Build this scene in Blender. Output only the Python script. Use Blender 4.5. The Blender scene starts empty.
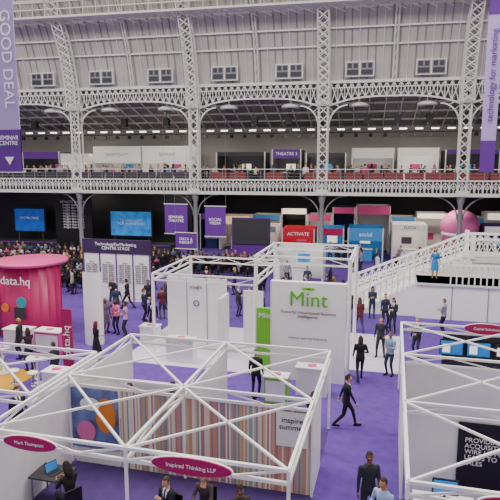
import bpy, bmesh, math, random
from mathutils import Vector, Matrix, Euler
random.seed(7)
C=bpy.context.scene.collection
def lin(h):
    h=h.lstrip('#');r=[int(h[i:i+2],16)/255 for i in (0,2,4)]
    return tuple(((c/12.92) if c<=.04045 else ((c+.055)/1.055)**2.4) for c in r)+(1,)
MATS={}
def mat(name,col,rough=.6,metal=0,emit=0,var=.06,scale=6,bump=0):
    if name in MATS: return MATS[name]
    m=bpy.data.materials.new(name);m.use_nodes=True;nt=m.node_tree;b=nt.nodes['Principled BSDF']
    c=lin(col);b.inputs['Roughness'].default_value=rough;b.inputs['Metallic'].default_value=metal
    tc=nt.nodes.new('ShaderNodeTexCoord');n=nt.nodes.new('ShaderNodeTexNoise');n.inputs['Scale'].default_value=scale
    nt.links.new(tc.outputs['Object'],n.inputs['Vector'])
    r=nt.nodes.new('ShaderNodeValToRGB');r.color_ramp.elements[0].position=.3;r.color_ramp.elements[1].position=.7
    r.color_ramp.elements[0].color=tuple(x*(1-var) for x in c[:3])+(1,);r.color_ramp.elements[1].color=tuple(min(1,x*(1+var)) for x in c[:3])+(1,)
    nt.links.new(n.outputs['Fac'],r.inputs['Fac']);nt.links.new(r.outputs['Color'],b.inputs['Base Color'])
    if emit:
        nt.links.new(r.outputs['Color'],b.inputs['Emission Color']);b.inputs['Emission Strength'].default_value=emit
    if bump:
        bp=nt.nodes.new('ShaderNodeBump');bp.inputs['Strength'].default_value=bump;nt.links.new(n.outputs['Fac'],bp.inputs['Height']);nt.links.new(bp.outputs['Normal'],b.inputs['Normal'])
    MATS[name]=m;return m
WHITE=mat('white_paint','#f4f2ee',.5,var=.02)
PANEL=mat('white_panel','#ebe8e6',.5,var=.03,scale=2)
STEEL=mat('white_steel','#e2e0da',.45,var=.03)
ROOF=mat('roof_boards','#bab6b0',.8,var=.08,scale=.6)
ROOFJ=mat('roof_joint','#94908a',.8)
GREY=mat('grey_paint','#84828a',.6)
DGREY=mat('dark_grey','#36343a',.6)
BLACK=mat('black','#0e0e12',.5)
DARKROOM=mat('dark_wall','#242228',.8)
MAG=mat('magenta','#a80c58',.45,var=.03)
MAGL=mat('magenta_light','#d8468c',.45,var=.03)
PURP=mat('banner_purple','#5e2488',.6,var=.04)
PURPL=mat('banner_lilac','#ad98cc',.6,var=.03)
GREEN=mat('leaf_green','#5cb01c',.5,var=.03)
LIME=mat('lime_green','#76c42c',.5,var=.03)
CARPET=mat('purple_carpet','#5c3c94',.95,var=.14,scale=3,bump=.1)
DCARP=mat('dark_purple_carpet','#4a3470',.95,var=.12,scale=3)
LCARP=mat('pale_floor','#cfc8dc',.8,var=.05,scale=2)
TAN=mat('ochre_carpet','#c8921c',.9,var=.08)
RED=mat('red','#c41432',.5);BLUE=mat('sky_blue','#3c90d0',.5);NAVY=mat('navy','#1c2c68',.5)
ORANGE=mat('orange','#e08028',.5);TEAL=mat('teal','#28a0a8',.5);PINK=mat('pink','#dc70ac',.5)
CHROME=mat('chrome','#b8b8bc',.25,metal=.9)
GLASSD=mat('window_glass_dark','#3c3e46',.2)
SCRN=mat('screen_blue','#1450a8',.3,emit=.4,var=.25,scale=1.5)
SCRN2=mat('screen_slide','#2c7cc4',.3,emit=.5,var=.3,scale=1.2)
LITBOX=mat('lit_sign','#f8ecdc',.4,emit=.9)
WARMB=mat('lit_warm_sign','#f0c080',.4,emit=.8)
LAMP=mat('lamp_glow','#fff6e8',.4,emit=4)
TXTW=mat('text_white','#f6f6f8',.6,var=0);TXTK=mat('text_dark','#28282e',.6,var=0)

class MB:
    def __init__(s): s.v=[];s.f=[];s.m=[];s.mats=[];s.sm=[]
    def mi(s,m):
        if m not in s.mats: s.mats.append(m)
        return s.mats.index(m)
    def add(s,vs,fs,m,smooth=False):
        o=len(s.v);s.v+= [tuple(v) for v in vs];i=s.mi(m)
        for f in fs: s.f.append(tuple(o+k for k in f));s.m.append(i);s.sm.append(smooth)
    def box(s,x0,x1,y0,y1,z0,z1,m):
        vs=[(x,y,z) for x in(x0,x1) for y in(y0,y1) for z in(z0,z1)]
        s.add(vs,[(0,1,3,2),(4,6,7,5),(0,4,5,1),(2,3,7,6),(0,2,6,4),(1,5,7,3)],m)
    def obox(s,mtx,sx,sy,sz,m):
        vs=[mtx@Vector((x,y,z)) for x in(-sx/2,sx/2) for y in(-sy/2,sy/2) for z in(-sz/2,sz/2)]
        s.add(vs,[(0,1,3,2),(4,6,7,5),(0,4,5,1),(2,3,7,6),(0,2,6,4),(1,5,7,3)],m)
    def beam(s,p,q,w,m,n=4,w2=None,smooth=False):
        p=Vector(p);q=Vector(q);d=(q-p)
        if d.length<1e-6:return
        d.normalize();a=d.orthogonal() if abs(d.z)>.9 else d.cross(Vector((0,0,1)));a.normalize();b=d.cross(a)
        w2=w if w2 is None else w2;vs=[]
        for c,r in((p,w),(q,w2)):
            for k in range(n):
                t=2*math.pi*(k+.5)/n;rr=r/2*(1.414 if n==4 else 1)
                vs.append(c+a*math.cos(t)*rr+b*math.sin(t)*rr)
        fs=[(k,(k+1)%n,n+(k+1)%n,n+k) for k in range(n)]+[tuple(range(n))[::-1],tuple(range(n,2*n))]
        s.add(vs,fs,m,smooth)
    def path(s,pts,w,m,n=4):
        for a,b in zip(pts[:-1],pts[1:]): s.beam(a,b,w,m,n)
    def ell(s,c,rx,ry,rz,m,nu=12,nv=8,rot=None):
        c=Vector(c);vs=[];fs=[]
        R=rot or Matrix.Identity(3)
        vs.append(c+R@Vector((0,0,rz)))
        for j in range(1,nv):
            ph=math.pi*j/nv
            for i in range(nu):
                t=2*math.pi*i/nu;vs.append(c+R@Vector((rx*math.sin(ph)*math.cos(t),ry*math.sin(ph)*math.sin(t),rz*math.cos(ph))))
        vs.append(c+R@Vector((0,0,-rz)));L=len(vs)-1
        for i in range(nu):
            fs.append((0,1+i,1+(i+1)%nu));b=1+(nv-2)*nu;fs.append((L,b+(i+1)%nu,b+i))
            for j in range(nv-2):
                a=1+j*nu;fs.append((a+i,a+nu+i,a+nu+(i+1)%nu,a+(i+1)%nu))
        s.add(vs,fs,m,True)
    def lathe(s,c,prof,m,n=20):
        vs=[];fs=[]
        for r,z in prof:
            for i in range(n):
                t=2*math.pi*i/n;vs.append((c[0]+r*math.cos(t),c[1]+r*math.sin(t),c[2]+z))
        for j in range(len(prof)-1):
            for i in range(n): fs.append((j*n+i,j*n+(i+1)%n,(j+1)*n+(i+1)%n,(j+1)*n+i))
        fs.append(tuple(range(n))[::-1]);fs.append(tuple(range((len(prof)-1)*n,len(prof)*n)))
        s.add(vs,fs,m,True)
    def disc(s,c,rx,rz,th,m,n=28):
        vs=[]
        for y in(-th/2,th/2):
            for i in range(n):
                t=2*math.pi*i/n;vs.append((c[0]+rx*math.cos(t),c[1]+y,c[2]+rz*math.sin(t)))
        s.add(vs,[(i,(i+1)%n,n+(i+1)%n,n+i) for i in range(n)]+[tuple(range(n)),tuple(range(n,2*n))[::-1]],m)
    def mesh(s,name,off=(0,0,0)):
        me=bpy.data.meshes.new(name);me.from_pydata([(v[0]-off[0],v[1]-off[1],v[2]-off[2]) for v in s.v],[],s.f)
        for m in s.mats: me.materials.append(m)
        me.polygons.foreach_set('material_index',s.m);me.polygons.foreach_set('use_smooth',s.sm);me.update()
        bm=bmesh.new();bm.from_mesh(me);bmesh.ops.recalc_face_normals(bm,faces=bm.faces);bm.to_mesh(me);bm.free()
        return me
    def build(s,name,base=True):
        xs=[v[0] for v in s.v];ys=[v[1] for v in s.v];zs=[v[2] for v in s.v]
        off=((min(xs)+max(xs))/2,(min(ys)+max(ys))/2,min(zs)) if base else (0,0,0)
        o=bpy.data.objects.new(name,s.mesh(name,off));o.location=off;C.objects.link(o);return o
def text(par,body,size,loc,m=TXTW,align='CENTER',rz=0,ext=.004,name='lettering',lean=0):
    cu=bpy.data.curves.new(name,'FONT');cu.body=body;cu.size=size;cu.align_x=align;cu.align_y='CENTER';cu.extrude=ext;cu.space_line=.9
    cu.materials.append(m);o=bpy.data.objects.new(name,cu);C.objects.link(o)
    o.parent=par;o.location=Vector(loc)-par.location
    o.rotation_euler=Euler((math.pi/2,lean,rz))
    return o

# ---------------- hall shell ----------------
XL,XR=-62,36
b=MB();b.box(XL-6,XR+6,-12,66,-.3,0,CARPET);fl=b.build('floor')
b=MB();b.box(-3.4,.6,21.6,26.6,0,.02,LCARP);b.box(-11,-3.4,20.2,26,0,.02,LCARP);b.build('pale_stand_flooring')
b=MB();b.box(-18.5,-13.4,16.2,18.3,0,.02,TAN);b.build('ochre_stand_flooring')
b=MB();b.box(-8.4,-1.7,9.4,16.3,0,.02,DCARP);b.build('stand_platform_flooring')
YG=44.0;A_,B_=26,18
def vault(z): return 18+A_*math.sqrt(max(0,1-((z-13)/B_)**2))
zs=[14.9+i*.75 for i in range(17)]
b=MB()
vs=[];fs=[]
for z in zs: vs+=[(XL,vault(z)+.25,z),(XR,vault(z)+.25,z)]
for i in range(len(zs)-1): fs.append((2*i,2*i+1,2*i+3,2*i+2))
b.add(vs,fs,ROOF)
RIBX=[-5.7+10.9*k for k in range(-5,4)]
x=XL+.9;n=0
while x<XR:
    b.path([(x,vault(z)+.2,z) for z in zs[::2]],.06,ROOFJ if n%3 else STEEL);x+=10.9/18;n+=1
for z in(17.4,18.6,21.4,22.6,24,25.5): b.beam((XL,vault(z)+.12,z),(XR,vault(z)+.12,z),.12,STEEL)
b.build('ceiling_vault')
k=0
for rx in RIBX[:-1]:
    for fx in(.255,.745):
        b=MB();cx=rx+10.9*fx;y=vault(16.3)-.02
        b.box(cx-1.12,cx+1.12,y-.04,y+.3,15.05,16.2,STEEL)
        for s in(-1,1):
            b.box(cx+s*.55-.48,cx+s*.55+.48,y-.07,y-.03,15.13,16.12,GREY)
            b.box(cx+s*.55-.42,cx+s*.55+.42,y-.09,y-.05,15.19,15.56,GLASSD)
            for q in(-.23,.23): b.box(cx+s*.55+q-.16,cx+s*.55+q+.16,y-.09,y-.05,15.7,16.05,GLASSD)
        k+=1;b.build(f'window_{k}')
for rx in RIBX:
    b=MB()
    zz=[13+i*.6 for i in range(26)]
    for s in(-.42,.42): b.path([(rx+s,vault(z)-.1,z) for z in zz],.15,STEEL)
    for s in(-.42,.42): b.path([(rx+s,vault(z)-.8,z) for z in zz],.1,STEEL)
    for i in range(len(zz)-1):
        z0,z1=zz[i],zz[i+1];a=.42 if i%2 else -.42
        for dy in(-.1,-.8):
            b.beam((rx+a,vault(z0)+dy,z0),(rx-a,vault(z1)+dy,z1),.075,STEEL);b.beam((rx-a,vault(z0)+dy,z0),(rx+a,vault(z1)+dy,z1),.075,STEEL)
    for s in(-.36,.36):
        for dy in(-.3,.3): b.beam((rx+s,YG+dy,5.9),(rx+s,YG+dy,13.6),.12,STEEL)
    n=11
    for i in range(n):
        z0=6+i*.69;z1=z0+.69
        b.beam((rx-.36,YG-.3,z0),(rx+.36,YG-.3,z1),.07,STEEL);b.beam((rx+.36,YG-.3,z0),(rx-.36,YG-.3,z1),.07,STEEL)
    b.box(rx-.5,rx+.5,YG-.5,YG+.5,5.8,6.2,STEEL);b.box(rx-.5,rx+.5,YG-.45,YG+.45,12.9,13.3,STEEL)
    b.lathe((rx,YG,0),[(.4,0),(.4,.3),(.2,.5),(.18,5),(.35,5.6),(.35,5.8)],GREY,12)
    b.build('lattice_column')
for rx in RIBX[:-1]:
    b=MB();r2=rx+5.45
    for s in(-.12,.12): b.path([(r2+s,vault(z)+.0,z) for z in zs],.09,STEEL)
    for z in zs[:-1]: b.beam((r2-.12,vault(z),z),(r2+.12,vault(z+.7),z+.7),.04,STEEL)
    b.build('secondary_roof_rib')
b=MB()
for k in range(len(RIBX)-1):
    x0,x1=RIBX[k],RIBX[k+1];N=20
    def zl(t): return 13.6-.9*abs(2*t-1)**3
    pt=[]
    for i in range(N+1):
        t=i/N;pt.append((x0+(x1-x0)*t,YG,zl(t)))
    b.path(pt,.13,STEEL)
    b.beam((x0,YG,14.75),(x1,YG,14.75),.22,STEEL);b.beam((x0,YG,14.3),(x1,YG,14.3),.07,STEEL)
    for i in range(N):
        a=pt[i];c=pt[i+1]
        b.beam(a,(c[0],YG,14.7),.06,STEEL);b.beam(c,(a[0],YG,14.7),.06,STEEL);b.beam(a,(a[0],YG,14.7),.06,STEEL)
    for xx,s in((x0,1),(x1,-1)):
        arc=[(xx+s*(.4+1.5*(1-math.cos(t))),YG,11.2+1.75*math.sin(t)) for t in [math.pi/2*j/8 for j in range(9)]]
        b.path(arc,.11,STEEL)
        for j in(2,4,6): b.beam(arc[j],(xx+s*.4,YG,arc[j][2]+.4),.05,STEEL)
b.build('arcade_girder')
b=MB();zc=20.0;yc=vault(zc)
b.box(XL,XR,yc-1.5,yc-.1,zc-.12,zc,STEEL)
for dz in(.0,.55,1.1): b.beam((XL,yc-1.45,zc+dz),(XR,yc-1.45,zc+dz),.07,STEEL)
x=XL
while x<XR:
    b.beam((x,yc-1.45,zc),(x,yc-1.45,zc+1.1),.05,STEEL);b.beam((x,yc-1.4,zc),(x+1.8,yc-.2,zc-.5),.05,STEEL);x+=1.1
b.build('roof_catwalk')
for rx in RIBX[:-1]:
    for fx in(.255,.745):
        cx=rx+10.9*fx;b=MB();b.lathe((cx,YG+1.0,12.85),[(.5,.0),(.78,.06),(.8,.2),(.6,.36),(.2,.45)],STEEL,20)
        b.ell((cx,YG+1.0,12.86),.5,.5,.05,DGREY);b.beam((cx,YG+1.0,13.3),(cx,YG+1.0,14.3),.05,STEEL);b.build('pendant_lamp')
b=MB();b.box(XL,XR,YG-.2,54,6.1,6.5,DGREY);b.build('gallery_floor')
b=MB();b.box(XL,XR,54,54.3,0,12.2,mat('back_wall_paint','#b8b2ac',.7));b.build('wall_back')
b=MB();b.box(XL,XR,53.9,54,0,6,DARKROOM);b.build('wall_back_lining')
b=MB();b.box(XL-.3,XL,-10,54.3,0,30,ROOF);b.build('wall_left');b=MB();b.box(XR,XR+.3,-10,54.3,0,30,ROOF);b.build('wall_right')
b=MB()
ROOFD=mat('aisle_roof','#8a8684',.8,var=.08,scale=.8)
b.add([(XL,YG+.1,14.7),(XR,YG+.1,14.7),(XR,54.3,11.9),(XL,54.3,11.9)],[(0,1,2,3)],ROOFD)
for yy in(46,48,50,52): 
    z=14.6-(yy-YG)*.272;b.beam((XL,yy,z),(XR,yy,z),.16,STEEL)
x=XL
while x<XR: b.beam((x,YG+.2,14.5),(x,54,11.8),.1,STEEL);x+=2.725/2
b.build('ceiling_gallery_aisle')
b=MB();x=-45
while x<14:
    b.box(x,x+.6,47.2,47.35,11.2,11.3,LAMP);b.beam((x+.35,47.27,11.3),(x+.35,47.27,13.6),.03,GREY)
    b.box(x+.1,x+.4,50.2,50.4,10.75,11.05,BLACK);b.beam((x+.25,50.3,11.0),(x+.25,50.3,12.8),.03,GREY);x+=1.3
b.box(-45,14,47.22,47.32,11.32,11.4,GREY);b.box(-45,14,50.25,50.35,11.1,11.2,DGREY)
for x in(-33,-24,-20,-12,-9,-2.5,0,2.5,7): # loudspeakers and follow spots
    b.box(x,x+.5,45.6,46.1,11.6,12.3,BLACK);b.beam((x+.25,45.85,12.3),(x+.25,45.85,14),.04,GREY)
b.build('hanging_track_lights')
# balustrade
b=MB()
x0,x1=-46,20
b.box(x0,x1,YG-.45,YG-.2,5.72,6.0,STEEL);b.box(x0,x1,YG-.5,YG-.15,6.9,7.02,STEEL);b.box(x0,x1,YG-.32,YG-.28,6.0,6.9,BLACK)
u=.62;x=x0
while x<x1:
    c=x+u/2;y=YG-.42
    pts=[(c+u*.45*math.cos(t),y,6.1+.68*math.sin(t)) for t in [math.pi*j/8 for j in range(9)]];b.path(pts,.06,STEEL)
    b.beam((c,y,6.0),(c,y,6.9),.05,STEEL)
    r=[(c+.13*math.cos(t),y,6.42+.13*math.sin(t)) for t in [2*math.pi*j/8 for j in range(9)]];b.path(r,.045,STEEL)
    b.beam((x,y,6.0),(x,y,6.9),.08,STEEL);x+=u
b.build('ornate_gallery_balustrade')
b=MB()
b.beam((x0,YG-.3,7.85),(x1,YG-.3,7.85),.06,STEEL);x=x0
while x<x1: b.beam((x,YG-.3,7.0),(x,YG-.3,7.85),.045,GREY);x+=1.1
for z in(7.25,7.5): b.beam((x0,YG-.3,z),(x1,YG-.3,z),.025,GREY)
b.build('gallery_handrail')
RAILR=mat('red_panel','#843430',.6);RAILD=mat('dark_panel','#3c343c',.6)
b=MB()
x=-44
while x<12:
    m=RAILD if x<-17 else RAILR
    if random.random()<.85: b.box(x+.05,x+1.5,YG-.24,YG-.2,7.04,7.6,m)
    x+=1.6
b.build('gallery_rail_infill_panels')
def stand(name,x0,x1,y0,y1,z,h,wm,fm,fh=.35,counter=True,sign=None,sm=TXTW):
    b=MB();b.box(x0,x1,y1-.06,y1,z,z+h,wm);b.box(x0,x0+.06,y0,y1,z,z+h,wm);b.box(x1-.06,x1,y0,y1,z,z+h,wm)
    b.box(x0,x1,y0,y0+.05,z+h-fh,z+h,fm)
    for xx in(x0,x1): b.beam((xx,y0,z),(xx,y0,z+h),.08,STEEL)
    if counter:
        cx=(x0+x1)/2;b.box(cx-.6,cx+.6,y0+.5,y0+.95,z,z+1.0,wm);b.box(cx-.65,cx+.65,y0+.45,y0+1,z+1.0,z+1.05,STEEL)
        b.box(cx-.45,cx+.45,y1-.1,y1-.06,z+1.2,z+1.8,random.choice([DGREY,SCRN2,LITBOX,MAGL]))
    o=b.build(name)
    if sign: text(o,sign,fh*.75,((x0+x1)/2,y0-.01,z+h-fh/2),sm)
    return o
stand('gallery_white_stand',-28.5,-23.6,49,52,6.5,3.5,WHITE,WHITE,1.6,sign='HOSPITALITY',sm=GREY).children[0].data.size=.4
stand('gallery_white_stand',-23.4,-18.4,49,52,6.5,3.5,WHITE,WHITE,1.6,sign='SEMINAR',sm=GREY).children[0].data.size=.4
stand('gallery_dark_stand',-36,-32,48.5,52,6.5,3.0,DGREY,PURP,.7)
stand('gallery_white_stand',-31.8,-29,48.5,52,6.5,2.8,PANEL,PANEL,.8)
stand('gallery_white_stand',-3.4,.2,49,52,6.5,3.2,PANEL,PANEL,.9)
stand('gallery_white_stand',.6,4,49,52,6.5,3.2,PANEL,WHITE,.7)
stand('gallery_dark_stand',-16,-11.4,49,52,6.5,2.9,DGREY,DGREY)
stand('gallery_purple_stand',-10.6,-8,48.5,52,6.5,3.1,DGREY,PURP,.8,sign='THEATRE 3').children[0].data.size=.4
stand('gallery_white_stand',-7.6,-4,49.5,52,6.5,2.8,DGREY,DGREY,.4)
stand('gallery_dark_stand',4.6,9,49,52,6.5,3,DGREY,PURP)

# ---------------- people ----------------
def ik(r,t,l1,l2,pole):
    r=Vector(r);t=Vector(t);d=t-r;L=d.length
    if L>(l1+l2)*.998: t=r+d*((l1+l2)*.998/L);d=t-r;L=d.length
    a=(l1*l1-l2*l2+L*L)/(2*L);h=math.sqrt(max(0,l1*l1-a*a));u=d.normalized();p=Vector(pole);p=(p-u*p.dot(u)).normalized()
    return r+u*a+p*h,t
def capsule(B,p,q,r1,r2,m,n=10):
    p=Vector(p);q=Vector(q);d=q-p
    if d.length<1e-5: d=Vector((0,0,1e-4))
    u=d.normalized();a=u.orthogonal().normalized();c=u.cross(a);rings=[]
    for k in(-80,-40,0):
        t=math.radians(k);rings.append((p+u*r1*math.sin(t),r1*math.cos(t)))
    for k in(0,40,80):
        t=math.radians(k);rings.append((q+u*r2*math.sin(t),r2*math.cos(t)))
    vs=[]
    for ce,r in rings:
        for i in range(n):
            t=2*math.pi*i/n;vs.append(ce+a*r*math.cos(t)+c*r*math.sin(t))
    fs=[]
    for j in range(5):
        for i in range(n): fs.append((j*n+i,j*n+(i+1)%n,(j+1)*n+(i+1)%n,(j+1)*n+i))
    fs.append(tuple(range(n))[::-1]);fs.append(tuple(range(5*n,6*n)))
    B.add(vs,fs,m,True)
SK=[mat('slot%d'%i,'#888888') for i in range(9)] # 0skin 1hair 2top 3bottom 4shoe 5shirt 6tie 7eye 8lip
POSES={
 'stand':dict(hands=[(-.27,.05,.80),(.27,.05,.80)]),
 'stand2':dict(feet=[(-.12,.05,0),(.14,-.03,0)],hands=[(-.12,.30,1.12),(.26,.06,.82)]),
 'phone':dict(hands=[(-.10,.27,1.22),(.08,.28,1.20)],tilt=.3),
 'folded':dict(hands=[(.06,.22,1.15),(-.06,.25,1.12)]),
 'walk':dict(pel=(0,0,.90),lean=(0,.06),feet=[(-.09,.36,0),(.09,-.34,.05)],hands=[(-.26,-.2,.84),(.26,.28,.9)]),
 'walk2':dict(pel=(0,0,.91),lean=(0,.05),feet=[(-.09,-.3,.05),(.09,.3,0)],hands=[(-.25,.22,.88),(.22,.22,1.05)]),
 'hips':dict(feet=[(-.16,0,0),(.16,.03,0)],hands=[(-.2,.1,1.0),(.27,.04,.82)]),
 'lean':dict(pel=(0,-.12,.92),lean=(0,.35),feet=[(-.12,-.1,0),(.12,.0,0)],hands=[(-.2,.36,1.14),(.2,.36,1.14)]),
 'sit':dict(pel=(0,0,.53),lean=(0,.02),feet=[(-.12,.42,0),(.12,.45,0)],hands=[(-.12,.3,.68),(.12,.32,.68)]),
 'sitdesk':dict(pel=(0,0,.53),lean=(0,.18),feet=[(-.13,.38,0),(.13,.4,0)],hands=[(-.12,.46,.80),(.12,.46,.80)],tilt=.35),
 'sit2':dict(pel=(0,0,.53),lean=(0,.1),feet=[(-.13,.4,0),(.13,.42,0)],hands=[(-.05,.32,.95),(.15,.3,.68)],tilt=.1),
}
HC={}
def human_mesh(pose,outfit,hair,res):
    key=(pose,outfit,hair,res)
    if key in HC: return HC[key]
    P=POSES[pose];pel=Vector(P.get('pel',(0,0,.93)));ln=P.get('lean',(0,0));up=Vector((ln[0],ln[1],1)).normalized()
    side=Vector((1,0,0));side=(side-up*side.dot(up)).normalized();fw=up.cross(side)
    feet=P.get('feet',[(-.11,0,0),(.11,.03,0)]);B=MB();S=[]
    fem=outfit in('dress','top_f')
    prof=[(-.13,.09,.09),(-.08,.15,.11),(0,.17,.118),(.12,.155,.108),(.22,.14,.10),(.34,.165,.118),(.43,.18,.118),(.50,.175,.10),(.545,.12,.075),(.57,.062,.06),(.66,.052,.055)]
    if fem: prof=[(t,w*(.9 if t>.1 else 1.02),d*(1.0 if .3<t<.42 else .92)) for t,w,d in prof]
    if outfit=='suit': prof=[(t,w*1.06 if t<.52 else w,d*1.06 if t<.52 else d) for t,w,d in prof]
    n=18;vs=[];fs=[]
    for t,w,d in prof:
        for i in range(n):
            a=2*math.pi*i/n;vs.append(pel+up*t+side*w*math.cos(a)+fw*d*math.sin(a))
    for j in range(len(prof)-1):
        for i in range(n): fs.append((j*n+i,j*n+(i+1)%n,(j+1)*n+(i+1)%n,(j+1)*n+i))
    fs.append(tuple(range(n))[::-1]);fs.append(tuple(range((len(prof)-1)*n,len(prof)*n)))
    B.add(vs,fs,SK[2])
    def limb(p,q,r1,r2,m): capsule(B,p,q,r1,r2,SK[m]);S.append((Vector(p),Vector(q),r1,r2,m))
    legm=0 if outfit=='dress' else 3;sl=0 if outfit in('tee','dress') else 2
    for i,s in((0,-1),(1,1)):
        hip=pel+side*.09*s-Vector((0,0,.02));an=Vector(feet[i])+Vector((0,-.04,.085))
        kn,an=ik(hip,an,.43,.44,(s*.12,1,0))
        limb(hip,kn,.092,.062,legm);limb(kn,an,.06,.04,legm)
        toe=an+Vector((s*.03,.17,-.045));limb(an+Vector((0,-.03,-.04)),toe,.042,.036,4);limb(an,an+Vector((0,0,-.03)),.042,.045,4)
    hands=[]
    SH=.185 if not fem else .165
    for i,s in((0,-1),(1,1)):
        sh=pel+up*.49+side*SH*s;el,wr=ik(sh,P['hands'][i],.29,.25,(s*.5,-1,-.3))
        limb(sh,el,.056,.044,2);limb(el,wr,.043,.03,sl);hands.append((el,wr,s))
    if outfit=='dress':
        vs=[];pr=[(.1,.15,.105),(-.05,.18,.13),(-.25,.2,.15),(-.42,.21,.17)]
        if pose.startswith('sit'): pr=[(.1,.15,.105),(-.05,.18,.13)]
        for t,w,d in pr:
            for k in range(n):
                a=2*math.pi*k/n;vs.append(pel+Vector((0,0,t))+Vector((w*math.cos(a),d*math.sin(a),0)))
        fs=[(j*n+k,j*n+(k+1)%n,(j+1)*n+(k+1)%n,(j+1)*n+k) for j in range(len(pr)-1) for k in range(n)]
        fs+=[tuple(range(n))[::-1],tuple(range((len(pr)-1)*n,len(pr)*n))];B.add(vs,fs,SK[3])
    me=B.mesh('tmp');ob=bpy.data.objects.new('tmp',me);C.objects.link(ob)
    r=ob.modifiers.new('r','REMESH');r.mode='VOXEL';r.voxel_size=res;r.use_smooth_shade=True
    sm=ob.modifiers.new('s','SMOOTH');sm.iterations=2;sm.factor=.5
    dg=bpy.context.evaluated_depsgraph_get();em=bpy.data.meshes.new_from_object(ob.evaluated_get(dg));bpy.data.objects.remove(ob)
    F=MB();F.mats=list(SK);F.v=[tuple(v.co) for v in em.vertices]
    hem=-.10 if outfit=='suit' else (-.02 if outfit!='dress' else .05)
    for p in em.polygons:
        c=p.center;best=1e9;bm_=2
        for a,q,r1,r2,m in S:
            d=q-a;t=max(0,min(1,(c-a).dot(d)/max(1e-9,d.length_squared)));ds=(c-(a+d*t)).length-(r1+(r2-r1)*t)
            if ds<best: best=ds;bm_=m
        rel=c-pel;t=rel.dot(up);sx=rel.dot(side);fy=rel.dot(fw)
        if abs(sx)<.2 and abs(fy)<.17 and t>-.14:
            tt=max(0,min(.5,t));dd=(rel-up*tt);e=math.sqrt((dd.dot(side)/.17)**2+(dd.dot(fw)/.115)**2+(dd.dot(up)/.1)**2)
            if (e-1)*.13<best+.01 or t>.52:
                bm_=2
                if t<hem: bm_=3
                elif t>.575: bm_=0
                elif outfit=='suit' and fy>0 and t>.26 and abs(sx)<(t-.24)*.24: bm_=6 if abs(sx)<.022 else 5
                elif outfit in('top_f','dress') and fy>0 and t>.5 and abs(sx)<.07: bm_=0
        if outfit=='suit' and bm_==3 and t>-.16 and not pose.startswith('sit'): bm_=2
        if outfit=='dress' and c.z<pel.z+.05 and c.z>pel.z-.43 and bm_!=2 and not any((c-h[1]).length<.06 for h in hands): bm_=3
        F.f.append(tuple(p.vertices));F.m.append(bm_);F.sm.append(True)
    bpy.data.meshes.remove(em)
    hi=res<.022
    for el,wr,s in hands:
        d=(wr-el).normalized();nn=Vector((-s,0,0));nn=(nn-d*nn.dot(d))
        if nn.length<.2: nn=Vector((0,0,-1));nn=nn-d*nn.dot(d)
        nn.normalize();sd=d.cross(nn)
        if sd.y<0: sd=-sd
        R=Matrix((sd,nn,d)).transposed()
        F.ell(wr+d*.045,.040,.020,.055,SK[0],8,6,R)
        for j,(o_,L) in enumerate(((.030,.070),(.011,.078),(-.010,.073),(-.029,.058))):
            p=wr+d*.082+sd*o_
            if hi:
                q1=p+d*L*.45+nn*.008;q2=q1+d*L*.25+nn*.018;q3=q2+d*L*.12+nn*.022
                capsule(F,p,q1,.0095,.009,SK[0],6);capsule(F,q1,q2,.009,.0085,SK[0],6);capsule(F,q2,q3,.0085,.007,SK[0],6)
            else: F.beam(p,p+d*L*.8+nn*.03,.018,SK[0],4,.013)
        p=wr+d*.03+sd*.032;q=p+sd*.028+d*.030+nn*.008;capsule(F,p,q,.012,.010,SK[0],6);capsule(F,q,q+d*.028+nn*.01+sd*.004,.010,.008,SK[0],6)
    tilt=P.get('tilt',.0);hc=pel+up*.735+fw*.015
    M=Matrix((side,fw,up)).transposed()@Matrix.Rotation(-tilt,3,'X')
    nu,nv=(20,14) if hi else (12,9)
    def hp(th,ph,grow=0):
        x=math.sin(ph)*math.cos(th);y=math.sin(ph)*math.sin(th);z=math.cos(ph)
        wx=.077;wy=.097;wz=.118
        if z<0: wx*=1-.28*(-z)**1.5;wy*=1-.10*(-z)
        v=Vector((x*wx,y*wy,z*wz))
        if y>0 and z<-.1: v.y+=.012*y
        if y>.6: v.y-=.006*(1-abs(z))
        return v*(1+grow)
    def shell(cond,grow,m):
        vs=[];fs=[]
        for j in range(nv+1):
            ph=math.pi*max(.001,min(.999,j/nv))
            for i in range(nu): vs.append(hc+M@hp(2*math.pi*i/nu,ph,grow))
        for j in range(nv):
            for i in range(nu):
                th=2*math.pi*(i+.5)/nu;ph=math.pi*(j+.5)/nv
                if cond(th,ph): fs.append((j*nu+i,(j+1)*nu+i,(j+1)*nu+(i+1)%nu,j*nu+(i+1)%nu))
        F.add(vs,fs,m,True)
    shell(lambda a,c:True,0,SK[0])
    if hair!='bald':
        def cond(th,ph):
            y=math.sin(th);z=math.cos(ph)
            return z>.62 or (y<.25 and z>.05) or (y<-.15 and z>(-.45 if hair=='short' else -.9))
        shell(cond,.085 if hair=='short' else .11,SK[1]);shell(cond,.04,SK[1])
    else:
        shell(lambda th,ph:(math.sin(th)<-.0 and -.4<math.cos(ph)<.25),.05,SK[1])
    if hair=='long':
        F.ell(hc+M@Vector((0,-.06,-.10)),.095,.055,.17,SK[1],12,8,M)
        for s in(-1,1): F.ell(hc+M@Vector((s*.075,-.01,-.08)),.025,.05,.13,SK[1],8,6,M)
    if hair=='bun': F.ell(hc+M@Vector((0,-.12,.05)),.045,.04,.045,SK[1],10,6,M)
    F.ell(hc+M@Vector((0,.103,-.018)),.013,.018,.026,SK[0],8,6,M)
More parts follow.
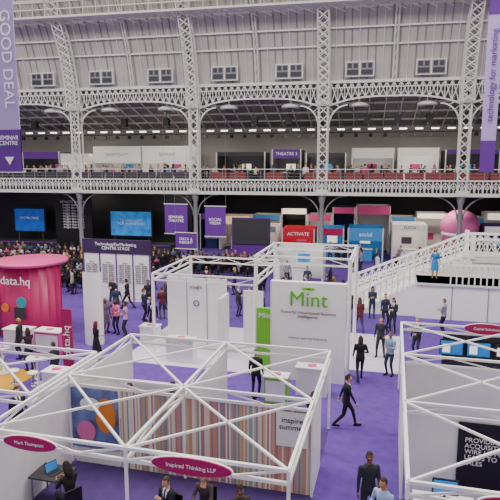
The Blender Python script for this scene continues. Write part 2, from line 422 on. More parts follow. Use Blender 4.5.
    for s in(-1,1):
        F.ell(hc+M@Vector((s*.031,.083,.010)),.014,.010,.008,SK[5],8,6,M);F.ell(hc+M@Vector((s*.031,.090,.010)),.007,.005,.007,SK[7],6,5,M)
        F.ell(hc+M@Vector((s*.032,.090,.030)),.018,.006,.004,SK[1],6,4,M)
        F.ell(hc+M@Vector((s*.078,-.005,-.005)),.010,.018,.030,SK[0],8,6,M)
    F.ell(hc+M@Vector((0,.091,-.058)),.024,.008,.007,SK[8],8,5,M)
    me=F.mesh('human_'+pose);HC[key]=me;return me
SKIN=['#dca888','#d09c7c','#b8845f','#7c5034','#e0b494'];HAIR=['#201814','#3a281c','#4a3424','#a88448','#605850','#141012']
TOPC=['#16161c','#22242e','#d8d8de','#7a8cb0','#2c3450','#60202c','#9890a0','#303038','#b04878','#465674','#b8b0a0','#1a1a20','#141418','#24222a']
BOTC=['#16161c','#20222c','#2c3450','#2a2a30','#22242c','#4a463a']
def col(h): return mat('cloth_'+h.strip('#'),h,.85,var=.08,scale=12)
EYE=mat('eye_dark','#201810',.2);LIP=mat('lip','#a85850',.5)
def person(name,pose,x,y,head,outfit='suit',hair='short',top=None,bot=None,skin=None,hcol=None,shirt='#e8e8f0',tie='#402050',z=0,sc=1,res=.018):
    me=human_mesh(pose,outfit,hair,res);o=bpy.data.objects.new(name,me);C.objects.link(o)
    o.location=(x,y,z);o.rotation_euler=(0,0,math.radians(head));o.scale=(sc,)*3
    top=top or random.choice(TOPC);bot=bot or random.choice(BOTC)
    ms=[col(skin or random.choice(SKIN)),col(hcol or random.choice(HAIR)),col(top),col(bot),col('#141214'),col(shirt),col(tie),EYE,LIP]
    for i,m in enumerate(ms): o.material_slots[i].link='OBJECT';o.material_slots[i].material=m
    return o
# heading: 0 faces +Y (away), 180 faces camera, 90 faces -X, -90 faces +X
person('man_in_black_suit_walking','walk',-1.2,16.6,-80,top='#141418',bot='#141418',hcol='#201814')
person('man_with_shoulder_bag','hips',-.3,23.4,175,'top',top='#303036',bot='#20222a',z=.02)
person('man_in_pale_shirt','phone',.1,21.4,150,'top',top='#8aa0bc',bot='#2a3048')
person('man_in_dark_jacket','stand2',-.3,11.8,200,'top',top='#2a2c34',bot='#24262e',hcol='#2a1c14',sc=1.04)
person('man_in_blue_shirt','walk2',.05,11.0,150,'top',top='#a4b8d8',bot='#2a2c38',hcol='#3a281c')
person('woman_in_black','folded',-2.0,14.9,190,'top_f','long',top='#16161a',bot='#16161a',hcol='#181012',z=.02)
person('man_in_dark_suit','stand',-4.5,18.1,0,top='#18181e',bot='#18181e')
person('man_in_black_jacket','stand2',-10.5,13.1,-120,'suit',top='#1a1a20',bot='#20222a')
person('woman_in_black_dress','folded',-11.8,19.8,-30,'dress','long',top='#1c1a20',bot='#1c1a20',hcol='#6a1830')
person('woman_in_pink_top','stand2',-12.9,23.6,170,'top_f','long',top='#e07098',bot='#202028')
person('woman_in_lilac_top','folded',-12.2,23.2,100,'top_f','bun',top='#c88ab0',bot='#30303a')
person('woman_in_grey_dress','stand',-13.5,23.6,-120,'dress','long',top='#70606c',bot='#60505c')
person('man_in_dark_suit','stand',-11.1,23.9,180,top='#18181e',bot='#18181e')
person('man_in_dark_suit','stand2',-7.2,27.6,150,top='#18181e',bot='#18181e')
person('man_in_grey_suit','phone',-8.0,28.2,-120,top='#3a3a42',bot='#3a3a42')
person('man_in_dark_suit','walk',-14.6,28.1,90,top='#1c1c24',bot='#1c1c24')
person('visitor_with_brochure','phone',-15.6,28.2,180,'top',top='#24262e')
person('visitor_in_coat','stand2',-13.3,28.1,200,'top',top='#2a2430')
person('visitor_in_coat','folded',-12.4,28.6,150,'top',top='#3c3448')
person('woman_in_blue_dress','stand',2.35,31.5,180,'dress','long',top='#2c78c0',bot='#2c78c0',z=1.95)
person('man_in_white_shirt','folded',.95,18.6,180,'top','bald',top='#e6e6ea',bot='#2a2c38')
person('woman_in_brown_top','stand2',1.6,18.0,190,'top_f','long',top='#5c4438',bot='#2a2428',hcol='#b89058')
person('visitor_in_stand','phone',2.6,17.8,170,'suit',top='#20222a');person('visitor_in_stand','stand2',3.4,18.4,120,'top',top='#2c3450')
person('man_at_stand','stand2',1.2,23.8,150,top='#222228')
person('seated_woman_at_table','sitdesk',-7.0,10.35,60,'top_f','long',top='#181418',bot='#202028',hcol='#201010',z=.02)
person('seated_man_at_table','sitdesk',-9.3,10.9,-60,'suit','short')
person('seated_visitor','sit2',-4.6,10.5,160,'suit',top='#20222a',z=.02);person('seated_visitor','sitdesk',-3.9,10.95,180,'top_f','long',top='#483840',z=.02)
person('seated_visitor','sit2',-3.0,10.6,-150,'top','short',top='#3c2c30',z=.02)
person('man_in_suit_at_bar','stand',-15.2,19.4,100,top='#2a2a32');person('woman_at_bar_table','folded',-13.95,18.3,60,'top_f','long',top='#3a2030',z=.0)
person('visitor_at_bar_table','stand2',-11.9,17.0,80,'suit',top='#1c1c24');person('visitor_at_bar_table','phone',-16.3,18.0,-60,'top',top='#303038',z=.02)
person('man_by_counter','phone',-6.2,14.6,180,'top',top='#50505a',z=.02)
person('visitor_inside_stand','stand2',-7.4,14.2,150,'suit',z=.02);person('visitor_inside_stand','walk2',-3.6,14.4,60,'top',z=.02)
for (x,y,h) in ((-2.0,28.5,30),(-.9,29.6,180),(-9.2,29.6,-60),(-10.3,31,120),(-6,31.5,60),(-4.9,32,-120),(-16.8,31.5,20),(-3.8,35.6,90),(-11.5,33,200),(-8,34.5,30),(-12.8,31.5,150),(2.6,27.6,60),(-1.4,26.9,20),(-.2,28.0,-150),(-8.9,27.2,100),(-6.4,27.0,-40),(-5.6,28.9,180),(-11.8,26.6,30),(-10.9,28.9,-100),(-16.9,27.6,60),(-7.4,30.6,10),(-3.2,31.6,160),(-2.6,30.9,-20),(-9.6,33.0,90),(-5.2,34.6,180),(-2.4,36.3,200),(-15.2,33.0,40),(-13.6,33.3,-40),(-6.9,36.6,20),(.2,25.6+1.6,160),(-1.0,20.6,10),(-10.6,26.9,150),(-12.6,26.0,-60),(-14.4,26.4,20)):
    person('visitor',random.choice(['stand','stand2','walk','walk2','phone','hips']),x,y,h,random.choice(['suit','suit','top','top_f']),random.choice(['short','short','long']),top=random.choice(['#16161c','#22242e','#1a1a20','#303038','#2c3450','#9890a0','#60202c']),res=.022)
CM=[col(c) for c in SKIN[:3]]+[col(c) for c in HAIR[:5]]+[col(c) for c in TOPC]+[col('#141214'),EYE,LIP]
def crowd(name,items):
    V=[];F=[];M=[];base={}
    for (pose,outfit,hair,x,y,z,h) in items:
        me=human_mesh(pose,outfit,hair,.036)
        if me.name not in base:
            base[me.name]=([v.co.copy() for v in me.vertices],[tuple(p.vertices) for p in me.polygons],[p.material_index for p in me.polygons])
        vs,fs,ms=base[me.name];sk=random.randrange(3);ha=3+random.randrange(5);tp=8+random.randrange(len(TOPC));bt=8+random.choice([0,1,4,7,11])
        nT=8+len(TOPC);mp=[sk,ha,tp,bt,nT,10,8,nT+1,nT+2]
        R=Matrix.Translation((x,y,z))@Matrix.Rotation(math.radians(h),4,'Z')@Matrix.Scale(random.uniform(.94,1.04),4)
        o=len(V);V+=[tuple(R@v) for v in vs];F+=[tuple(o+i for i in f) for f in fs];M+=[mp[i] for i in ms]
    me=bpy.data.meshes.new(name);me.from_pydata(V,[],F)
    for m in CM: me.materials.append(m)
    me.polygons.foreach_set('material_index',M);me.polygons.foreach_set('use_smooth',[True]*len(F));me.update()
    o=bpy.data.objects.new(name,me);C.objects.link(o);return o
def rnd(seated,x,y,z,h):
    return (random.choice(['sit','sit2'] if seated else ['stand','stand2','phone','folded','lean']),random.choice(['suit','top','top_f']),random.choice(['short','short','long']),x,y,z,h)
items=[];chairs=MB()
def chair(b,x,y,z=0,m=BLACK,h=0):
    R=Matrix.Translation((x,y,z))@Matrix.Rotation(math.radians(h),4,'Z')
    b.obox(R@Matrix.Translation((0,.02,.42)),.44,.42,.04,m);b.obox(R@Matrix.Translation((0,-.2,.68)),.42,.04,.36,m)
    for sx in(-.19,.19):
        for sy in(-.17,.2): b.beam(R@Vector((sx,sy,0)),R@Vector((sx,sy,.42)),.03,CHROME)
        b.beam(R@Vector((sx,-.2,.42)),R@Vector((sx,-.2,.6)),.03,CHROME)
for r in range(11):
    y=32.0+r*1.1;x=-18.6 if y<37 else -17.5
    while x>-.84*y:
        if random.random()<.88:
            items.append(rnd(True,x+random.uniform(-.05,.05),y,.0,random.uniform(5,35)))
        chair(chairs,x,y-.05,h=20);x-=.72
for r in range(5):
    y=38.2+r*1.05;x=-9.2
    while x>-16: 
        if random.random()<.88: items.append(rnd(True,x,y,0,60))
        chair(chairs,x,y-.05,h=60);x-=.75
crowd('seated_audience',items);chairs.build('audience_chairs')
items=[]
x=-35.5
while x<11:
    if random.random()<.8: items.append(rnd(False,x,YG+.35+random.uniform(0,.5),6.5,random.choice([180,170,200,150,0,90])))
    if random.random()<.5: items.append(rnd(False,x+.3,YG+1.5+random.uniform(0,2),6.5,random.uniform(0,360)))
    x+=random.choice([.5,.55,.65,1.0])
crowd('gallery_visitors',items)
items=[]
for i in range(70): items.append(rnd(False,random.uniform(-9,11),random.uniform(39.6,44.9),0,random.uniform(0,360)))
crowd('visitors_under_gallery',items)
items=[]
for i in range(16): items.append(rnd(False,random.uniform(-27,-19.5),random.uniform(29.6,31.2),0,random.uniform(0,360)))
crowd('standing_audience',items)

# ---------------- stage area ----------------
b=MB();b.box(-42,-18.5,49.0,49.2,0,5.6,BLACK);b.build('black_stage_backdrop')
b=MB();b.box(-40,-20,46.7,49,0,.7,DGREY);b.box(-40,-20,46.6,46.7,.6,.72,PURP);b.build('stage_platform')
def screen(name,x0,x1,y,z0,z1,m):
    b=MB();b.box(x0-.12,x1+.12,y,y+.12,z0-.12,z1+.12,BLACK);b.box(x0,x1,y-.03,y,z0,z1,m)
    for xx in(x0+.3,x1-.3): b.beam((xx,y+.1,.7),(xx,y+.1,z0),.1,DGREY)
    return b.build(name)
o=screen('projection_screen',-36.4,-33.2,47.2,1.7,3.9,SCRN);text(o,'CENTRE STAGE',.3,(-34.8,47.15,3.0))
o=screen('projection_screen',-26.1,-22,47.2,1.5,3.8,SCRN2);text(o,'TECHNOLOGY\nFOR MARKETING',.35,(-24,47.15,2.8))
b=MB();b.box(-31.4,-27.6,46.3,46.4,0,5.5,BLACK);o=b.build('black_text_backdrop')
text(o,'\n'.join(['KEYNOTE THEATRE']+['insight data digital']*9),.3,(-29.5,46.28,3.5),TXTW)
def hang(name,x0,x1,y,z0,z1,m,body,size,top=7.5):
    b=MB();b.box(x0,x1,y,y+.03,z0,z1,m);b.beam((x0-.05,y,z1),(x1+.05,y,z1),.05,STEEL);b.beam((x0-.05,y,z0),(x1+.05,y,z0),.05,STEEL)
    for xx in(x0,x1): b.beam((xx,y,z1),(xx,y,top),.012,GREY)
    o=b.build(name);text(o,body,size,((x0+x1)/2,y-.02,(z0+z1)/2));return o
hang('hanging_purple_banner',-15.6,-13.9,36,3.4,5.5,PURP,'SEMINAR\nTHEATRE',.28,20)
hang('hanging_purple_banner',-14.2,-12.7,34.5,2.6,3.7,PURP,'DATA &\nINSIGHT',.26,20)
hang('hanging_purple_banner',-12.6,-11.1,36,3.3,5.4,PURP,'SOCIAL\nMEDIA',.28,20)
b=MB();b.box(-13.4,-10.2,44.4,44.5,1.4,3.6,DGREY);b.box(-13.5,-10.1,44.5,44.6,0,3.7,PURP);b.build('theatre_back_panel')
b=MB();x0,x1,y=-18.3,-13.9,29.7
b.box(x0,x1,y,y+.12,0,2.9,WHITE);b.box(x0-.05,x1+.05,y-.03,y+.2,2.9,3.75,mat('deep_purple','#38204c',.6))
for i in range(5): b.box(x0+i*1.1-.04,x0+i*1.1+.04,y-.03,y,0,2.9,PURP)
o=b.build('directory_board');text(o,'TechnologyForMarketing\nCENTRE STAGE',.27,(-16.1,y-.05,3.35))
for i in range(4):
    text(o,'TITLE\n'+'\n'.join(['session speaker']*10),.13,(x0+.55+i*1.1,y-.02,1.75),TXTK)
# ---------------- under gallery stands ----------------
stand('red_exhibition_stand',-9.2,-6.4,45.5,48.5,0,2.7,RED,RED,.9,sign='ACTIVATE').children[0].data.size=.42
stand('blue_exhibition_stand',-6.1,-3.9,45.5,48.5,0,2.8,BLUE,MAG,.6)
stand('sky_blue_exhibition_stand',-3.5,-.6,45.5,48.5,0,2.9,BLUE,BLUE,1.1,sign='social').children[0].data.size=.5
stand('white_exhibition_stand',-7.8,-4.6,37.6,39.5,0,2.5,PANEL,PANEL,.35,sign='exhibitor',sm=TXTK)
stand('white_exhibition_stand',.2,3,46,49,0,3.2,PANEL,PANEL,.5,sign='DATA',sm=TXTK)
stand('white_exhibition_stand',-13.6,-9.8,46,49,0,2.8,PANEL,GREY,.5)
stand('purple_exhibition_stand',7.6,10.5,46,49,0,3.2,PURP,WHITE,.5)
x=-18
while x<13:
    w=random.uniform(1.8,3.2);h=random.uniform(3.2,4.6)
    stand('small_exhibition_stand',x,x+w,50,52.5,0,h,random.choice([PANEL,PANEL,NAVY,PANEL,DGREY,PURP]),random.choice([LITBOX,WARMB,MAGL,BLUE,LITBOX,PURP]),random.uniform(.4,.9));x+=w+.15
b=MB();kx,ky=5.9,47.8;b.lathe((kx,ky,0),[(1.45,0),(1.45,2.4),(1.6,2.7),(1.6,3.3),(1.3,3.9),(.7,4.3),(.1,4.4)],PINK,28);b.lathe((kx,ky,2.2),[(1.5,0),(1.5,.3)],WHITE,28);b.build('pink_domed_kiosk')
b=MB()
for k in range(len(RIBX)-1):
    for xx,s in((RIBX[k],1),(RIBX[k+1],-1)):
        arc=[(xx+s*(.2+1.9*(1-math.cos(t))),YG,3.9+1.8*math.sin(t)) for t in [math.pi/2*j/8 for j in range(9)]];b.path(arc,.09,GREY)
b.build('gallery_support_brackets')
b=MB()
for i in range(34):
    x=-38+i*1.5
    b.box(x,x+.25,46,46.3,5.75,5.9,LAMP);b.beam((x+.12,46.15,5.9),(x+.12,46.15,6.1),.05,BLACK)
b.box(-38,13,46.1,46.2,5.9,5.95,BLACK);b.build('under_gallery_spotlights')
# ---------------- staircase ----------------
b=MB();N=18;xa,xb=-2.4,4.4;Y0,Y1=32.6,35.4
for i in range(N):
    x=xa+(xb-xa)*i/N;z=3.0*(i+1)/N;b.box(x,xb,Y0+.1,Y1-.1,z-3/N,z,WHITE)
b.box(xb,12,Y0,Y1,0,3.0,WHITE);b.box(xb,12,Y0-.05,Y1,2.8,3.02,STEEL)
for y in(Y0,Y1):
    sl=lambda x:max(0,min(3,3*(x-xa)/(xb-xa)))
    b.add([(xa,y-.05,0),(xb,y-.05,0),(xb,y-.05,3.1),(xa,y-.05,.25),(xa,y+.05,0),(xb,y+.05,0),(xb,y+.05,3.1),(xa,y+.05,.25)],[(0,1,2,3),(4,7,6,5),(0,4,5,1),(3,2,6,7),(0,3,7,4),(1,5,6,2)],WHITE)
    b.beam((xa,y,1.15),(xb,y,4.1),.14,WHITE);b.beam((xb,y,4.1),(12,y,4.1),.14,WHITE);b.beam((xa,y,.45),(xb,y,3.3),.1,WHITE)
    x=xa
    while x<12:
        z=sl(x);b.beam((x,y,z+.2),(x,y,z+1.1),.06,WHITE)
        if x<11.6:
            z2=sl(x+.42);b.beam((x,y,z+.35),(x+.42,y,z2+1.05),.04,WHITE);b.beam((x+.42,y,z2+.35),(x,y,z+1.05),.04,WHITE)
        x+=.42
    for xx,z in((xa,0),(xb,3)): b.box(xx-.12,xx+.12,y-.12,y+.12,z,z+1.3,WHITE)
b.box(1.4,9,30.3,32.5,0,1.95,WHITE);b.box(1.35,9,30.22,32.55,1.85,1.95,STEEL)
for i in range(11): b.box(1.4-(i+1)*.28,1.4-i*.28,30.6,32.4,0,1.95-(i+1)*.163,WHITE)
b.beam((-1.7,30.5,1.1),(1.4,30.5,2.95),.11,WHITE);b.beam((3.1,30.4,2.95),(9,30.4,2.95),.11,WHITE)
x=-1.7
while x<1.4: zz=1.95*(x+1.7)/3.1;b.beam((x,30.5,zz),(x,30.5,zz+1.0),.05,WHITE);x+=.3
x=3.1
while x<9: b.beam((x,30.4,1.95),(x,30.4,2.95),.05,WHITE);x+=.3
for x in(3.2,5,6.8): b.box(x-.02,x+.02,30.27,30.3,0,1.85,GREY)
b.build('white_staircase')
# ---------------- green & white stand ----------------
b=MB();b.box(-4.35,-1.55,20,20.3,0,3.85,WHITE);b.box(-4.4,-4.35,19.98,20.32,0,3.85,STEEL)
for a in(-.35,.35):
    b.disc((-2.95+a*.3,19.97,3.62),.15,.055,.02,LIME,16)
o=b.build('tall_white_sign_wall')
text(o,'Mint',.8,(-2.95,19.96,3.2),GREEN,ext=.02);text(o,'Powerful cloud-based business\nintelligence.',.17,(-2.95,19.97,2.62),TXTK);text(o,'analytics reporting dashboards',.12,(-2.95,19.97,1.7),TXTK)
b=MB();b.box(-5.1,-4.42,20.6,20.75,.02,2.6,LIME);o=b.build('green_sign_panel');text(o,'Mint',.28,(-4.76,20.58,2.3))
def tframe(name,cs,Z,zb=.02):
    b=MB()
    for i in range(4):
        p=cs[i];q=cs[(i+1)%4];b.beam((*p,zb),(*p,Z),.11,WHITE)
        for dz in(0,-.28): b.beam((*p,Z+dz),(*q,Z+dz),.07,WHITE)
        L=math.dist(p,q);n=max(1,int(L/.9))
        for k in range(n):
            f0=k/n;f1=(k+1)/n;z0,z1=(Z,Z-.28) if k%2 else (Z-.28,Z)
            b.beam((p[0]+(q[0]-p[0])*f0,p[1]+(q[1]-p[1])*f0,z0),(p[0]+(q[0]-p[0])*f1,p[1]+(q[1]-p[1])*f1,z1),.03,WHITE)
    b.build(name)
tframe('white_box_truss_frame',[(-5.2,20.9),(-1.5,20.9),(-1.5,24.6),(-5.2,24.6)],4.65)
tframe('white_box_truss_frame',[(-9.9,21.4),(-5.35,21.4),(-5.35,26.0),(-9.9,26.0)],3.6)
b=MB();b.box(-9.8,-7.0,22.7,22.8,.02,3.2,PANEL);b.box(-9.8,-9.7,22.8,25.5,.02,3.2,PANEL)
for x in(-8.85,-7.9): b.box(x-.015,x+.015,22.68,22.7,.02,3.2,GREY)
b.box(-7.0,-6.9,21.5,22.8,.02,2.6,PANEL)
o=b.build('white_panel_wall');text(o,'insight',.22,(-8.4,22.67,2.8),TXTK);text(o,'o',.6,(-8.4,22.67,2.1),PURP)
b=MB();b.box(-6.4,-5.5,23.4,23.5,.02,2.6,PANEL);b.box(-3.9,-3.2,24.2,24.3,.02,2.4,PANEL);b.build('white_display_panels')
def counter(name,x,y,w,d,h,m=WHITE,top=STEEL,items=True,z=0):
    b=MB();b.box(x-w/2,x+w/2,y-d/2,y+d/2,z,h-.05,m);b.box(x-w/2-.04,x+w/2+.04,y-d/2-.04,y+d/2+.04,h-.05,h,top)
    if items:
        b.obox(Matrix.Translation((x,y,h+.02))@Matrix.Rotation(.3,4,'Z'),.3,.21,.03,MAGL);b.box(x+.15,x+.3,y-.1,y+.1,h,h+.02,WHITE)
    b.box(x-w/2+.05,x+w/2-.05,y-d/2-.01,y-d/2,.1,h-.15,PANEL);return b.build(name)
counter('white_counter',-2.6,18.9,1.1,.5,1.05);counter('lime_counter',-3.7,17.9,.8,.5,1.0,LIME);counter('white_counter',-8.4,20.8,1.2,.5,1.05,z=.02)
counter('white_counter',-10.5,22.3,.8,.5,1.0,z=.02)
# ---------------- magenta stand ----------------
b=MB();pts=[];cx_=-17.0
for i in range(13):
    t=math.radians(-90+i*15);pts.append((cx_+1.6*math.sin(t),22.8-1.4*math.cos(t)))
for (xa_,ya_),(xb_,yb_) in zip(pts[:-1],pts[1:]):
    b.add([(xa_,ya_,0),(xb_,yb_,0),(xb_,yb_,3.5),(xa_,ya_,3.5),(xa_,ya_+.1,0),(xb_,yb_+.1,0),(xb_,yb_+.1,3.5),(xa_,ya_+.1,3.5)],[(0,1,2,3),(4,7,6,5),(3,2,6,7)],MAG,True)
b.box(-21,-18.5,21.6,21.75,0,3.0,MAG)
b.disc((-18.9,21.5,1.9),.95,.95,.04,ORANGE);b.disc((-18.9,21.46,1.9),.68,.68,.04,MAGL);b.disc((-18.9,21.44,1.85),.4,.4,.03,WHITE)
b.box(-21,-18.6,21.5,24,3.0,3.1,WHITE);b.lathe((cx_,22.9,3.5),[(1.7,0),(1.75,.1),(1.7,.16)],MAGL,28)
o=b.build('magenta_curved_stand');text(o,'data.hq',.55,(cx_+.25,21.3,2.9),TXTW,ext=.01)
b=MB();b.disc((-16.5,21.33,1.9),.26,.26,.03,TEAL);b.disc((-17.4,21.33,1.6),.2,.2,.03,ORANGE);b.box(-16.9,-16.3,21.3,21.35,1.1,1.65,DGREY);b.build('wall_graphics_and_monitor')
b=MB();b.box(-12.2,-11.75,18.0,18.06,.1,2.75,MAG);b.box(-12.3,-11.65,17.85,18.2,0,.1,CHROME);b.beam((-12,18.1,.1),(-12,18.1,2.75),.03,CHROME)
o=b.build('magenta_rollup_banner');t=text(o,'data.hq',.42,(-11.98,17.98,1.5));t.rotation_euler=Euler((math.pi/2,-math.pi/2,0))
b=MB();
for i in range(8):
    t0=math.radians(-60+i*15);t1=math.radians(-45+i*15);p=(-13.2+.55*math.sin(t0),22.3-.6*math.cos(t0));q=(-13.2+.55*math.sin(t1),22.3-.6*math.cos(t1))
    b.add([(*p,0),(*q,0),(*q,3.4),(*p,3.4)],[(0,1,2,3)],WHITE,True)
    b.add([(p[0],p[1]+.08,0),(q[0],q[1]+.08,0),(q[0],q[1]+.08,3.4),(p[0],p[1]+.08,3.4)],[(3,2,1,0)],PANEL,True)
b.build('curved_white_panel')
def bartable(x,y,z=0):
    b=MB();b.lathe((x,y,z),[(.28,0),(.28,.03),(.04,.06),(.035,1.02),(.1,1.04),(.4,1.05),(.4,1.08)],WHITE,24)
    b.box(x-.1,x+.1,y-.08,y+.06,z+1.08,z+1.095,MAGL);b.build('white_bar_table')
def stool(x,y,z=0):
    b=MB();b.lathe((x,y,z),[(.2,0),(.2,.02),(.03,.04),(.03,.7),(.17,.72),(.19,.76),(.17,.79)],CHROME,18);b.lathe((x,y,z+.74),[(.19,0),(.2,.03),(.17,.07)],WHITE,18)
    b.lathe((x,y,z+.28),[(.13,0),(.13,.02)],CHROME,14);b.build('bar_stool')
for p in((-12.7,17.1,0),(-14.8,17.8,.02),(-16.6,19.2,0)): bartable(*p)
for p in((-13.2,17.6),(-12.4,16.4),(-15.6,18.8),(-13.2,16.4),(-17.2,18.7)): stool(*p)
counter('magenta_counter',-14.4,20.4,1.2,.6,1.05,MAGL,WHITE)
counter('white_counter',-15.9,20.3,1.2,.6,1.05,WHITE,WHITE)
counter('white_counter',-11.4,16.4,.8,.6,1.0,WHITE,WHITE)
# ---------------- shell scheme stands ----------------
def girder(b,p,q,z,dz=.26,w=.065,step=1.1):
    for d in(0,-dz): b.beam((*p,z+d),(*q,z+d),w,WHITE)
    L=math.dist(p,q);n=max(1,int(L/step))
    for k in range(n):
        f0=k/n;f1=(k+1)/n;z0,z1=(z,z-dz) if k%2 else (z-dz,z)
        b.beam((p[0]+(q[0]-p[0])*f0,p[1]+(q[1]-p[1])*f0,z0),(p[0]+(q[0]-p[0])*f1,p[1]+(q[1]-p[1])*f1,z1),w*.6,WHITE)
def frame(name,xs,ys,z,z0=0,diag=True):
    b=MB()
    for x in xs:
        for y in ys: b.beam((x,y,z0),(x,y,z),.075,WHITE,8)
    for y in ys:
        for a,c in zip(xs[:-1],xs[1:]): girder(b,(a,y),(c,y),z)
    for x in xs:
        for a,c in zip(ys[:-1],ys[1:]): girder(b,(x,a),(x,c),z)
    if diag:
        for a,c in zip(xs[:-1],xs[1:]):
            for e,g in zip(ys[:-1],ys[1:]):
                b.beam((a,e,z),(c,g,z),.05,WHITE);b.beam((c,e,z),(a,g,z),.05,WHITE)
    return b.build(name)
def sign_ell(x,y,z,rx,rz,t):
    b=MB();b.disc((x,y,z),rx,rz,.04,WHITE);b.disc((x,y-.02,z),rx*.97,rz*.93,.04,MAG);o=b.build('oval_magenta_sign');text(o,t,rz*.62,(x,y-.05,z))
sm_=bpy.data.materials.new('striped_fabric');sm_.use_nodes=True;nt=sm_.node_tree;bs=nt.nodes['Principled BSDF'];bs.inputs['Roughness'].default_value=.7
tc=nt.nodes.new('ShaderNodeTexCoord');sp=nt.nodes.new('ShaderNodeSeparateXYZ');mu=nt.nodes.new('ShaderNodeMath');mu.operation='MULTIPLY';mu.inputs[1].default_value=21
flr=nt.nodes.new('ShaderNodeMath');flr.operation='FLOOR';wn=nt.nodes.new('ShaderNodeTexWhiteNoise');wn.noise_dimensions='1D';rp=nt.nodes.new('ShaderNodeValToRGB');rp.color_ramp.interpolation='CONSTANT'
cols=['#dccfc0','#c89080','#e0d4c4','#88aeac','#d0b490','#b47880','#e8dcd0','#9488a0','#c89870','#80989a']
cr=rp.color_ramp;cr.elements[0].color=lin(cols[0]);cr.elements[1].position=.1;cr.elements[1].color=lin(cols[1])
for i in range(2,10): e=cr.elements.new(i/10);e.color=lin(cols[i])
L=nt.links.new;L(tc.outputs['Object'],sp.inputs[0]);L(sp.outputs['X'],mu.inputs[0]);L(mu.outputs[0],flr.inputs[0]);L(flr.outputs[0],wn.inputs['W']);L(wn.outputs['Value'],rp.inputs[0]);L(rp.outputs[0],bs.inputs['Base Color'])
frame('shell_scheme_frame',[-8.4,-5.05,-1.7],[9.4,12.6,16.3],2.55,.02)
frame('shell_scheme_frame',[-12.6,-8.6],[11.2,14.4],2.55)
b=MB();b.box(-6.9,-1.75,12.64,12.7,.02,2.25,sm_);b.build('striped_display_wall')
b=MB();b.box(-2.6,-1.8,12.56,12.6,1.3,2.2,PANEL);o=b.build('wall_poster');text(o,'inspire\nsummer',.2,(-2.2,12.55,1.9),TXTK)
b=MB();b.box(-8.3,-6.95,12.64,12.7,.02,2.25,PANEL);b.box(-1.74,-1.68,12.75,14.1,.02,2.25,PANEL);b.box(-8.3,-5.1,16.2,16.26,.02,1.0,PANEL);b.box(-5.08,-5.02,12.75,16.2,.02,2.25,PANEL);b.box(-8.43,-8.37,12.75,16.2,.02,2.25,PANEL)
b.box(-8.43,-8.37,9.5,12.5,.02,2.25,PANEL)
b.build('white_partition_panels')
b=MB();b.box(-8.35,-6.95,12.58,12.62,.5,2.2,mat('poster_picture','#6474a8',.5,var=.6,scale=2));b.disc((-7.3,12.56,1.5),.3,.5,.02,ORANGE);b.disc((-7.9,12.55,1.0),.28,.3,.02,PINK);b.disc((-7.75,12.54,1.8),.3,.18,.02,WHITE);b.build('picture_display_panel')
sign_ell(-7.2,9.3,2.42,.65,.17,'Mark Thompson');sign_ell(-3.6,9.3,2.42,.85,.19,'Inspired Thinking LLP')
frame('shell_scheme_frame',[.45,4.4],[9.6,13.1,16.6,20.1],2.55)
b=MB();b.box(.55,4.3,13.12,13.2,0,2.25,PANEL);b.box(.42,.48,13.3,16.5,0,2.25,PANEL);b.box(.55,4.3,16.62,16.7,0,2.25,PANEL);b.box(1.9,4.3,20.12,20.2,0,2.25,DGREY);b.box(4.4,4.46,9.7,20,0,2.25,PANEL)
b.build('white_partition_panels')
b=MB();b.box(1.7,3.6,13.06,13.11,.5,2.2,BLACK);o=b.build('black_poster');text(o,'PROVIDING\nACQUISITION\nWIRE US MADE\nLEADS TO\nSALES',.16,(1.85,13.04,1.5),align='LEFT')
for x in(2.2,3.1,4.0):
    b=MB();b.box(x-.4,x+.4,20.02,20.1,1.5,2.05,BLACK);b.box(x-.37,x+.37,20.0,20.02,1.53,2.02,random.choice([SCRN2,DGREY]));b.box(x-.3,x-.05,19.99,20.0,1.6,1.9,LITBOX);b.box(x+.02,x+.3,19.99,20.0,1.62,1.95,SCRN2);b.build('wall_monitor')
sign_ell(2.3,9.5,2.42,.7,.18,'Media Data');sign_ell(3.3,19.98,2.55,.75,.2,'Capital Solutions')
counter('white_counter',1.3,11.6,1.2,.6,1.0,items=False)
b=MB();b.box(1.05,1.6,11.7,11.74,1.12,1.48,BLACK);b.box(1.08,1.57,11.69,11.7,1.15,1.45,SCRN2);b.box(1.2,1.45,11.6,11.8,1.0,1.02,BLACK);b.beam((1.32,11.74,1.0),(1.32,11.74,1.2),.04,BLACK);b.build('desktop_monitor')
def table(name,x,y,w,d,h=.74,m=WHITE,z=.02):
    b=MB();b.box(x-w/2,x+w/2,y-d/2,y+d/2,h-.04,h,m)
    for sx in(-1,1):
        for sy in(-1,1): b.beam((x+sx*(w/2-.06),y+sy*(d/2-.06),z),(x+sx*(w/2-.06),y+sy*(d/2-.06),h-.04),.04,CHROME)
    b.build(name)
def laptop(x,y,z,h):
    b=MB();R=Matrix.Translation((x,y,z+.01))@Matrix.Rotation(math.radians(h),4,'Z');b.obox(R,.34,.24,.018,DGREY);b.obox(R@Matrix.Translation((0,.0,.011)),.28,.12,.003,BLACK)
    R2=R@Matrix.Translation((0,.13,.11))@Matrix.Rotation(math.radians(-15),4,'X');b.obox(R2,.34,.012,.23,DGREY);b.obox(R2@Matrix.Translation((0,-.008,0)),.31,.004,.2,SCRN2);b.build('laptop')
table('meeting_table',-7.85,10.9,.9,.7,m=DGREY);laptop(-7.8,10.9,.74,70)
table('meeting_table',-3.8,10.1,.8,.6,m=DGREY)
for x,y,h,z in((-7.0,10.3,60,.02),(-9.3,10.9,-60,0),(-4.6,10.5,160,.02),(-3.9,10.95,180,.02),(-3.0,10.6,-150,.02)):
    b=MB();chair(b,x,y-.02,z,BLACK,h);b.build('meeting_chair')
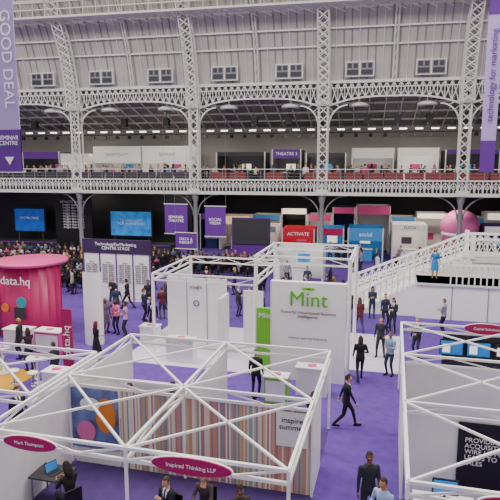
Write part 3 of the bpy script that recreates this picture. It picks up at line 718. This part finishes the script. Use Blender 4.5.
# ---------------- big banners / speaker ----------------
b=MB();b.box(-15.9,-13.5,18,18.04,7.95,14.3,PURPL);b.box(-15.9,-13.5,17.99,18.05,7.95,9.5,PURP);b.beam((-16,18.02,14.3),(-13.4,18.02,14.3),.08,STEEL);b.beam((-16,18.02,7.95),(-13.4,18.02,7.95),.06,STEEL)
for x in(-15.8,-13.6): b.beam((x,18.02,14.3),(x,18.02,26),.02,GREY)
b.add([(-14.2,17.96,8.5),(-13.8,17.96,8.5),(-14.0,17.96,8.2)],[(0,1,2)],TXTW)
o=b.build('hanging_lilac_banner')
for i,tx in enumerate(['GOOD DEAL','INSIGHT','CENTRE']):
    t=text(o,tx,.6,(-13.85-i*.62,17.97,12.0));t.rotation_euler=Euler((math.pi/2,math.pi/2,0))
text(o,'SEMINAR\nCENTRE',.22,(-14.0,17.96,9.1))
b=MB();b.box(3.42,4.0,25,25.03,7.9,16,PURPL);b.box(3.42,4.0,24.98,25.04,14.2,15.6,PURP);b.box(3.42,4.0,24.98,25.04,7.9,9.2,PURP)
for x in(3.45,3.97): b.beam((x,25,16),(x,25,26),.02,GREY)
o=b.build('hanging_narrow_banner');t=text(o,'technology for marketing',.36,(3.71,24.97,11.8),PURP);t.rotation_euler=Euler((math.pi/2,-math.pi/2,0))
b=MB();b.box(2.6,3.3,24.4,24.9,15.35,16.0,BLACK);b.ell((2.95,24.38,15.7),.25,.05,.25,DGREY);b.beam((2.95,24.7,16.0),(2.95,24.7,26),.03,GREY);b.build('hanging_loudspeaker')
# ---------------- lights ----------------
def area(name,loc,sx,sy,P,rot=(0,0,0),c=(1,1,1)):
    l=bpy.data.lights.new(name,'AREA');l.shape='RECTANGLE';l.size=sx;l.size_y=sy;l.energy=P;l.color=c
    o=bpy.data.objects.new(name,l);C.objects.link(o);o.location=loc;o.rotation_euler=rot
area('roof_skylight',(-14,18,28.5),60,10,20000,c=(1,.965,.91))
for x in(-30,-19,-8,3): area('gallery_aisle_light',(x,49,11.2),5,.6,230,c=(1,.93,.84));area('under_gallery_light',(x,47,5.6),5,.6,150 if x<-15 else 300,c=(1,.88,.72))
# the hall stands at a slight angle to the stand grid: swing the hall structure as one about its left end
Mh=Matrix.Translation((-36,44,0))@Matrix.Rotation(math.radians(3.2),4,'Z')@Matrix.Translation((36,-44,0))
pref=('ceiling','window_','lattice_column','secondary_roof','arcade','roof_catwalk','pendant','gallery_','wall_back','wall_left','wall_right','hanging_track','ornate','visitors_under','black_stage','stage_','projection','black_text','theatre_back','red_ex','blue_ex','sky_blue_ex','purple_ex','small_ex','pink_domed','under_gallery')
for o in list(bpy.data.objects):
    if o.parent is None and (o.name.startswith(pref) or (o.name.startswith('white_exhibition') and o.location.y>43)) and o.name!='wall_graphics_and_monitor':
        o.matrix_basis=Mh@o.matrix_basis
w=bpy.data.worlds.new('w');bpy.context.scene.world=w;w.use_nodes=True;bg=w.node_tree.nodes['Background'];bg.inputs[0].default_value=(1,.97,.94,1);bg.inputs[1].default_value=.8
cam=bpy.data.cameras.new('camera');co=bpy.data.objects.new('camera',cam);C.objects.link(co);bpy.context.scene.camera=co
cam.lens=39.6;cam.sensor_width=36;cam.clip_end=300
co.location=(0,0,8.2);co.rotation_euler=(math.pi/2-math.atan(85/550),0,math.radians(14.6))
